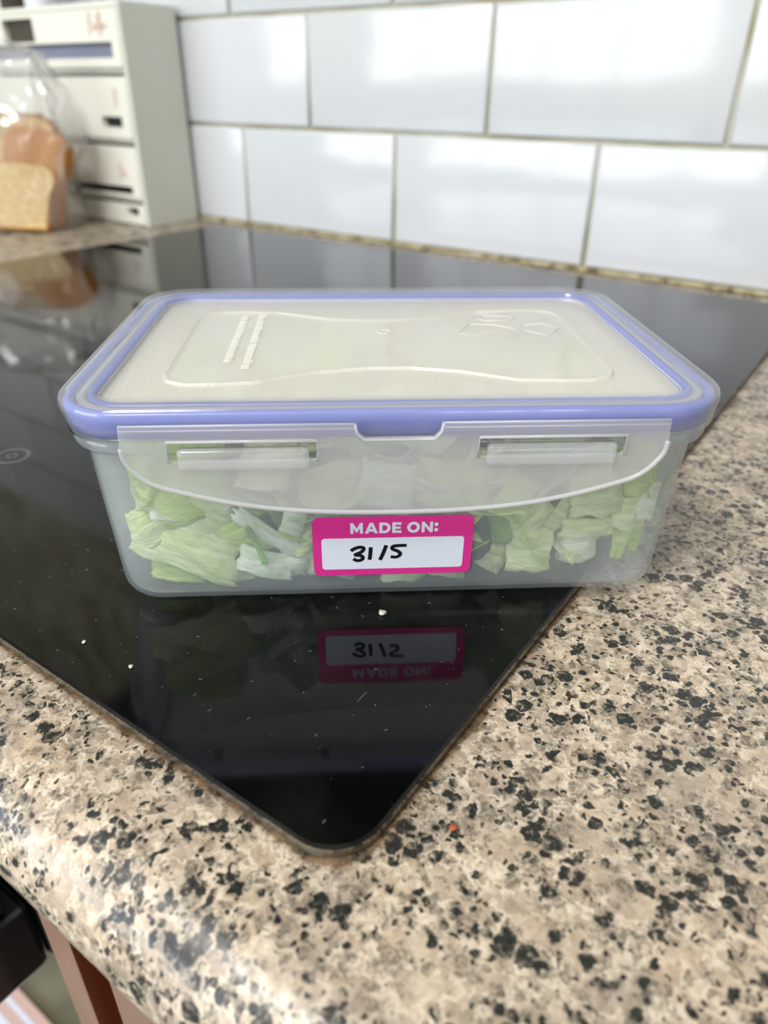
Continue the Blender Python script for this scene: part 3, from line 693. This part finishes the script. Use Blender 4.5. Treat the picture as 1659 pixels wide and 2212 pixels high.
for i in range(14):
    mt = ['l_pale', 'l_pale', 'l_green', 'l_white', 'l_green', 'l_pale', 'l_green'][i % 7]
    me = leaf_mesh(random.Random(i).uniform(.017, .030), random.Random(i + 50).uniform(.012, .021), 1.0, .006, 300 + i, curl2=.6, nx=9, ny=8); me.materials.append(M[mt])
    for p in me.polygons: p.use_smooth = True
    protos.append(me)
rl = random.Random(21)
GZ = 'chopped lettuce filling the container'
for k in range(290):
    x_ = rl.uniform(-.066, .066); y_ = -.041 + .082 * rl.random() ** 1.25
    if k % 6 == 0: x_ = math.copysign(rl.uniform(.062, .0705), x_); y_ = rl.uniform(-.040, .03)
    top_ = .049 - .010 * (1 - min(1, abs(x_ + .005) / .05)) * (1 if y_ < -.01 else .4) - (.012 if (x_ < -.045 and y_ > .02) else 0)
    z_ = rl.uniform(.0075, top_)
    if k % 6 == 0: z_ = rl.uniform(.026, .048)
    pm = rl.choice(protos) if k % 6 else protos[rl.choice([2, 4, 6, 9])]
    o = bpy.data.objects.new('lettuce_piece', pm); COL.objects.link(o)
    tilt_x, tilt_y, rz_ = rl.uniform(-.9, .9), rl.uniform(-.6, .6), rl.uniform(0, 2 * PI)
    if k % 6 == 0: tilt_x, tilt_y, rz_ = rl.uniform(1.2, 1.5), 0, (PI / 2 if x_ > 0 else -PI / 2) + rl.uniform(-.4, .4)
    o.matrix_world = INV @ Matrix.Translation((x_, y_, z_)) @ Matrix.Rotation(rz_, 4, 'Z') @ Matrix.Rotation(tilt_x, 4, 'X') @ Matrix.Rotation(tilt_y, 4, 'Y') @ Matrix.Scale(1 if k % 6 else .72, 4)
    side = 'left third' if x_ < -.023 else ('right third' if x_ > .023 else 'middle third')
    lev = 'upper' if z_ > .028 else 'lower'
    tag(o, 'chopped lettuce piece in the %s layer, %s of the container, behind the front row' % (lev, side), 'lettuce', '%s lettuce, %s' % (lev, side)); settle(o)
me = leaf_mesh(.016, .010, .8, .003, 77, thick=.001, curl2=.4, nx=12, ny=10); me.materials.append(M['l_white'])
for p in me.polygons: p.use_smooth = True
o = bpy.data.objects.new('lettuce_piece', me); COL.objects.link(o)
o.matrix_world = INV @ Matrix.Translation((-.050, .036, .0575)) @ Matrix.Rotation(.4, 4, 'Z'); tag(o, 'cream lettuce piece pressed against the lid at the back left', 'lettuce'); settle(o)

# crumbs on the hob
def crumb_mesh(seed, sz):
    bm = bmesh.new(); bmesh.ops.create_icosphere(bm, subdivisions=2, radius=sz)
    for v in bm.verts: v.co *= 1 + .6 * noise.noise(v.co / sz * 1.3 + Vector((seed, 0, 0)))
    for v in bm.verts: v.co.z *= .5
    me = bpy.data.meshes.new('crumb'); bm.to_mesh(me); bm.free(); return me
for (x_, y_, z_, sz, mt, lb) in ((.6193, -.4994, .0047, .0011, 'l_white', 'largest pale crumb on the black hob, just in front of the container'),
                                 (.5600, -.5574, .0044, .0006, 'l_white', 'tiny white crumb near the hob front edge, the leftmost of all crumbs'),
                                 (.5785, -.5563, .0044, .0006, 'l_white', 'tiny white crumb near the hob front edge, the one nearer its corner'),
                                 (.6712, -.5462, .0005, .0009, 'rust', 'small rust-brown crumb on the worktop right of the hob corner')):
    o = link('crumb', crumb_mesh(x_ * 100, sz), M[mt], loc=(x_, y_, z_)); tag(o, lb, 'crumb')
# lint and scratches on the glass: real slivers, too many and too small to count
rl = random.Random(5); vs, fs = [], []
def sliver(x, y, ang, ln, wd, z=.00405):
    d = Vector((math.cos(ang), math.sin(ang), 0)) * ln / 2; n_ = Vector((-math.sin(ang), math.cos(ang), 0)) * wd / 2; c = Vector((x, y, z)); h = Vector((0, 0, .00006)); b = len(vs)
    for q in (c - d - n_, c + d - n_, c + d + n_, c - d + n_): vs.append(q)
    for q in (c - d * .8 - n_ * .5 + h, c + d * .8 - n_ * .5 + h, c + d * .8 + n_ * .5 + h, c - d * .8 + n_ * .5 + h): vs.append(q)
    for f in ((4, 5, 6, 7), (0, 1, 5, 4), (1, 2, 6, 5), (2, 3, 7, 6), (3, 0, 4, 7)): fs.append(tuple(b + i for i in f))
for k in range(170):
    x_ = rl.uniform(.44, .655); y_ = rl.uniform(-.565, -.47)
    if rl.random() < .6: sliver(x_, y_, rl.uniform(0, 6), rl.uniform(.0002, .0005), .00014)
    else:
        a_ = rl.uniform(0, 6)
        for j in range(3): sliver(x_ + j * .0003 * math.cos(a_), y_ + j * .0003 * math.sin(a_), a_, .0004, .00009); a_ += rl.uniform(-.9, .9)
sliver(.6345, -.5295, 2.2 - .6, .0042, .00010)
lint = link('lint', mesh('lint', vs, fs), M['lint'], smooth=False); tag(lint, 'fine pale dust specks and lint scattered over the black glass', 'dust', kind='stuff')
# touch-control ring printed on the glass near the left picture edge
hxo, hyo = hob.location.x, hob.location.y
annulus('control_ring', .4343 - hxo, -.5029 - hyo, .0058, .0074, M['hob_print'], hob)
annulus('control_symbol', .4343 - hxo, -.5029 - hyo, .0012, .0022, M['hob_print'], hob)

# ------------------------------------------------------------------ rack with four compartments
RX1, RX0, RY0, RY1, RH = 0.0025, -0.46, -0.078, -0.006, 0.210
rack = empty('storage_rack', ((RX0 + RX1) / 2, (RY0 + RY1) / 2, 0)); tag(rack, 'cream wooden storage rack with cut-out drawers standing against the tiled wall', 'storage rack')
def rp(name, x0, x1, y0, y1, z0, z1, mat, bev=0.0, par=None):
    cx_, cy_ = rack.location.x, rack.location.y
    return box(name, x0 - cx_, x1 - cx_, y0 - cy_, y1 - cy_, z0, z1, M[mat], par or rack, bev)
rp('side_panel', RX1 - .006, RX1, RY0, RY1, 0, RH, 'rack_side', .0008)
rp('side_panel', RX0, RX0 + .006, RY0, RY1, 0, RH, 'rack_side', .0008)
rp('top_panel', RX0 + .006, RX1 - .006, RY0, RY1, RH - .005, RH, 'rack', .0006)
rp('back_panel', RX0 + .006, RX1 - .006, RY1 - .004, RY1, 0, RH - .005, 'rack_in')
tiers = [(.1535, .2045), (.1000 - .012, .1455), (.030 - .001, .0800), (.0015, .0215)]
def holed_front(x0, x1, z0, z1, holes, name, th=.006):
    me = curve_fill(name, [[(x0, z0), (x1, z0), (x1, z1), (x0, z1)]] + [[(a, c), (b, c), (b, d), (a, d)] for a, b, c, d in holes], th / 2)
    me.transform(Matrix.Rotation(PI / 2, 4, 'X')); me.transform(Matrix.Translation((-rack.location.x, RY0 + .003 - rack.location.y, 0)))
    return link(name, me, M['rack'], rack, False)
xa, xb = RX0 + .0065, RX1 - .0065
def strokes_on(par, pts_list, x, z, sc, r=.0004):
    for pts in pts_list:
        p3 = cr_spline([Vector((a * sc, 0, b * sc)) for a, b in pts], 6)
        me = tube_mesh('lettering', [(p.x + x - rack.location.x, RY0 - .0001 - rack.location.y, p.z + z) for p in p3], r, 6)
        link('lettering', me, M['script'], par)
scr = [[(0, 0), (1, 8), (2, 13), (1.5, 8), (1, 2), (0, -3), (2, -2)], [(2, 12), (5, 11), (4, 7), (2.5, 6), (5, 5), (5, 1), (2, 0)], [(6, 5), (6.5, 1), (8, 1), (9, 5), (9.5, 1), (11, 2)],
       [(11, 2), (13, 12), (13.5, 6), (12, -4), (13, 0), (15, 3)], [(14, 2), (16.5, 13), (16.5, 6), (15.5, -4), (17, 1)], [(17, 1), (19, 5), (18.5, 1), (21, 4), (22, 2), (25, 3)]]
for ti, (z0, z1) in enumerate(tiers):
    hs = []
    if ti == 0: hs = [(-.2056, -.1475, z0 + .0245, z0 + .0465), (-.400, -.0165, z0 + .0085, z0 + .0225)]
    if ti == 1: hs = [(-.0520, -.0185, z0 + .0105, z0 + .0205)]
    if ti == 2: hs = [(-.400, -.0180, z0 + .0035, z0 + .0110)]
    if ti == 3: hs = [(-.0325, -.0130, z0 + .009, z0 + .017)]
    if ti == 1: hs.append((-.42, -.16, z0 + .0105, z0 + .0205))
    df = holed_front(xa, xb, z0, z1, hs, 'drawer_front')
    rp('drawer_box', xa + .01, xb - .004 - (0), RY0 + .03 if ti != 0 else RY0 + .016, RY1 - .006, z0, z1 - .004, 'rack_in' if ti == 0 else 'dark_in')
    if ti < 3: rp('shelf', xa, xb, RY0 + .006, RY1 - .005, z0 - .005, z0 - .001, 'rack')
    if ti == 0: rp('hole_backing', -.215, -.145, RY0 + .0062, RY0 + .010, z0 + .024, z0 + .0485, 'dark_in'); strokes_on(df, scr, -.0500, z0 + .0320, .00130, .00045)  # dark sheet close behind the square cut-out makes the opening read dark
    if ti == 1: strokes_on(df, scr[:2], -.026, z0 + .033, .0011); rp('hole_backing', -.055, -.016, RY0 + .0062, RY0 + .009, z0 + .009, z0 + .022, 'black')  # black sheet set just behind the small cut-out
    if ti == 2: strokes_on(df, scr[:3], -.036, z0 + .021, .0011)
    if ti == 3: rp('hole_backing', -.036, -.010, RY0 + .0062, RY0 + .009, z0 + .007, z0 + .0185, 'black')  # black sheet backs the hole so that it reads black

# things on top of the rack (only their feet are in the picture)
def lathe(name, prof, mat, parent=None, n=24, loc=(0, 0, 0)):
    rings_ = [[(r * math.cos(2 * PI * k / n), r * math.sin(2 * PI * k / n), z) for k in range(n)] for r, z in prof]
    v_, f_ = loft(rings_, cap_first=True, cap_last=True); return link(name, mesh(name, v_, f_), mat, parent, loc=loc)
def jar(name, x, y, r, h, mat, lidmat, label, cat):
    t_ = empty(name, (x, y, RH)); tag(t_, label, cat, None)
    lathe('glass_body', [(r * .8, 0), (r, .003), (r, h * .75), (r * .7, h * .88), (r * .7, h)], mat, t_)
    lathe('lid', [(r * .74, h * .94), (r * .76, h * .96), (r * .76, h * 1.12), (r * .7, h * 1.14)], lidmat, t_)
jar('spice_jar', -.214, -.05, .017, .08, M['dark_in'], M['black'], 'dark spice jar on top of the rack at the left edge of the photo', 'jar')
jar('white_pot', -.174, -.045, .017, .06, M['stripe_w'], M['stripe_w'], 'small white pot on top of the rack', 'pot')
jar('glass_jar', -.130, -.04, .022, .08, M['glassj'], M['rack'], 'clear glass jar on top of the rack right of the white pot', 'jar')

# ------------------------------------------------------------------ bread in a clear bag
def slice_outline(w_, h_):
    return [tuple(p)[:2] for p in cr_spline([(-w_ * .46, 0, 0), (-w_ * .47, h_ * .5, 0), (-w_ * .52, h_ * .72, 0), (-w_ * .46, h_ * .93, 0), (-w_ * .2, h_, 0), (w_ * .2, h_, 0), (w_ * .46, h_ * .93, 0), (w_ * .52, h_ * .72, 0), (w_ * .47, h_ * .5, 0), (w_ * .46, 0, 0)], 5)]
def bread(x, y, z, rz, lean_, w_, h_, th, label, roll=0, face='crumb'):
    t_ = empty('bread_slice', (x, y, z), rz); tag(t_, label, 'bread')
    t_.rotation_euler = (Matrix.Rotation(rz, 3, 'Z') @ Matrix.Rotation(lean_, 3, 'X') @ Matrix.Rotation(roll, 3, 'Y')).to_euler()
    o = slice_outline(w_, h_)
    me = curve_fill('crumb', [o], th / 2 - .0006, .0006); me.transform(Matrix.Rotation(PI / 2, 4, 'X')); link('crumb', me, M[face], t_)
    me = tube_mesh('crust', [(a, 0, b) for a, b in o], .001, 4, True)
    vs = []; c = Vector((0, h_ / 2))
    ro = [(c + (Vector(p) - c) * 1.015) for p in o]; ri = [(c + (Vector(p) - c) * .97) for p in o]
    v_, f_ = loft([[(p.x, -th / 2 - .0003, p.y) for p in ri], [(p.x, -th / 2 - .0002, p.y) for p in ro], [(p.x, th / 2 + .0002, p.y) for p in ro], [(p.x, th / 2 + .0003, p.y) for p in ri]], closed_profile=True)
    link('crust', mesh('crust', v_, f_), M['crust'], t_, False)
    return t_
BR = D2(38)
bread(-.092, -.192, .002, BR, D2(-30), .100, .070, .016, 'low bread slice at the front of the bag, leaning far back', roll=D2(3))
bread(-.094, -.160, .002, BR - .25, D2(-16), .070, .098, .014, 'golden brown bread heel standing behind the front slice', roll=D2(9), face='crust')
bread(-.140, -.172, .002, BR + .2, D2(-20), .100, .088, .015, 'bread slice leaning at the left behind the front slice', roll=D2(-8))
bread(-.142, -.140, .002, BR - .1, D2(-8), .104, .108, .016, 'rearmost and tallest bread slice in the bag')
# bag film
rings_ = []; nb = 56
for j in range(26):
    q = j / 25; z = .0012 + q * .172
    wx = .070; wy = .046
    if q > .55: f = (q - .55) / .45; wx = .070 * (1 - .22 * f - .5 * max(0, (f - .8) / .2) ** 2.2); wy = .046 * (1 - .55 * f - .4 * max(0, (f - .8) / .2) ** 2)
    if q < .04: wx *= .93; wy *= .9
    ring_ = []
    for k in range(nb):
        a = 2 * PI * k / nb; c_, s_ = math.cos(a), math.sin(a)
        e_ = .55
        xx = wx * math.copysign(abs(c_) ** e_, c_); yy = wy * math.copysign(abs(s_) ** e_, s_)
        d_ = 1 + (.09 + .35 * q * q) * noise.noise(Vector((c_ * 2.3, s_ * 2.3, q * 5))) + (.05 + .10 * q) * noise.noise(Vector((c_ * 6, s_ * 6, q * 9)))
        ring_.append((xx * d_ + .016 * q * q, yy * d_ - .01 * q, z + .006 * q * noise.noise(Vector((c_ * 3, s_ * 3, 7)))))
    rings_.append(ring_)
v_, f_ = loft(rings_, cap_first=True)
bag = link('bread_bag', mesh('bread_bag', v_, f_), M['film'], loc=(-.118, -.163, 0)); bag.rotation_euler = (0, 0, BR)
tag(bag, 'clear crinkled plastic bag around the sliced bread beside the cream rack', 'bag')

# ------------------------------------------------------------------ below the counter
fas = empty('oven_unit', (.2, -.565, -.19)); tag(fas, 'glossy black oven front with raised bar below the worktop', 'oven')
def fp(name, x0, x1, y0, y1, z0, z1, mat, bev=0): return box(name, x0 - .2, x1 - .2, y0 + .565, y1 + .565, z0 + .19, z1 + .19, M[mat], fas, bev)
fp('housing', -.05, .500, -.575, -.10, -.19, -.045, 'black', .003)
fp('front_panel', -.05, .500, -.640, -.5755, -.19, -.150, 'black', .003)
fp('handle_bar', -.05, .497, -.640, -.583, -.1495, -.136, 'blackm', .004)
fp('side_strip', .5005, .530, -.573, -.55, -.19, -.045, 'blackm', .002)
cab = empty('base_cabinet', (.64, -.575, -.87)); tag(cab, 'rose-brown kitchen cabinet with a grooved door under the worktop', 'cabinet')
def cp(name, x0, x1, y0, y1, z0, z1, mat, bev=0, par=None): return box(name, x0 - .64, x1 - .64, y0 + .575, y1 + .575, z0 + .87, z1 + .87, M[mat], par or cab, bev)
cp('carcass', .540, 1.14, -.565, -.02, -.77, -.038, 'door')
dr = cp('door', .537, .5545, -.585, -.566, -.76, -.045, 'door', .001)
cp('door_panel', .5705, 1.13, -.585, -.566, -.76, -.045, 'door', .002, dr) if 0 else None
d2 = cp('door_panel', .5710, 1.13, -.5845, -.566, -.76, -.045, 'door', .004)
cp('groove', .5540, .5628, -.5765, -.566, -.76, -.045, 'groove', .0)
cp('groove_slope', .5628, .5713, -.5800, -.566, -.76, -.045, 'slope', .002)
cp('groove_lining', .5536, .5547, -.5846, -.566, -.76, -.045, 'groove', .0)
cp('plinth', .56, 1.12, -.52, -.50, -.87, -.77, 'door')
# pale boards lying along the floor in front of the units
for k, (y0, y1, m_) in enumerate(((-.503, -.492, 'stripe_p'), (-.510, -.5035, 'stripe_w'), (-.520, -.5105, 'stripe_p'), (-.545, -.5205, 'stripe_w'))):
    box('trim_%d' % (k + 2), -.9, .535, y0, y1, -.87, -.862 - .001 * k, M[m_], kind='structure')

# ------------------------------------------------------------------ extractor hood above the hob (mirrored in the glass)
hd = empty('extractor_hood', (.364, -.25, .72)); tag(hd, 'dark extractor hood above the hob, out of the picture and seen only as a reflection', 'extractor hood')
box('canopy', -.50, .10, -.22, .24, 0, .10, M['hood'], hd, .004); box('chimney', -.20, .02, 0, .24, .10, .85, M['hood'], hd)
bpy.context.view_layer.update()
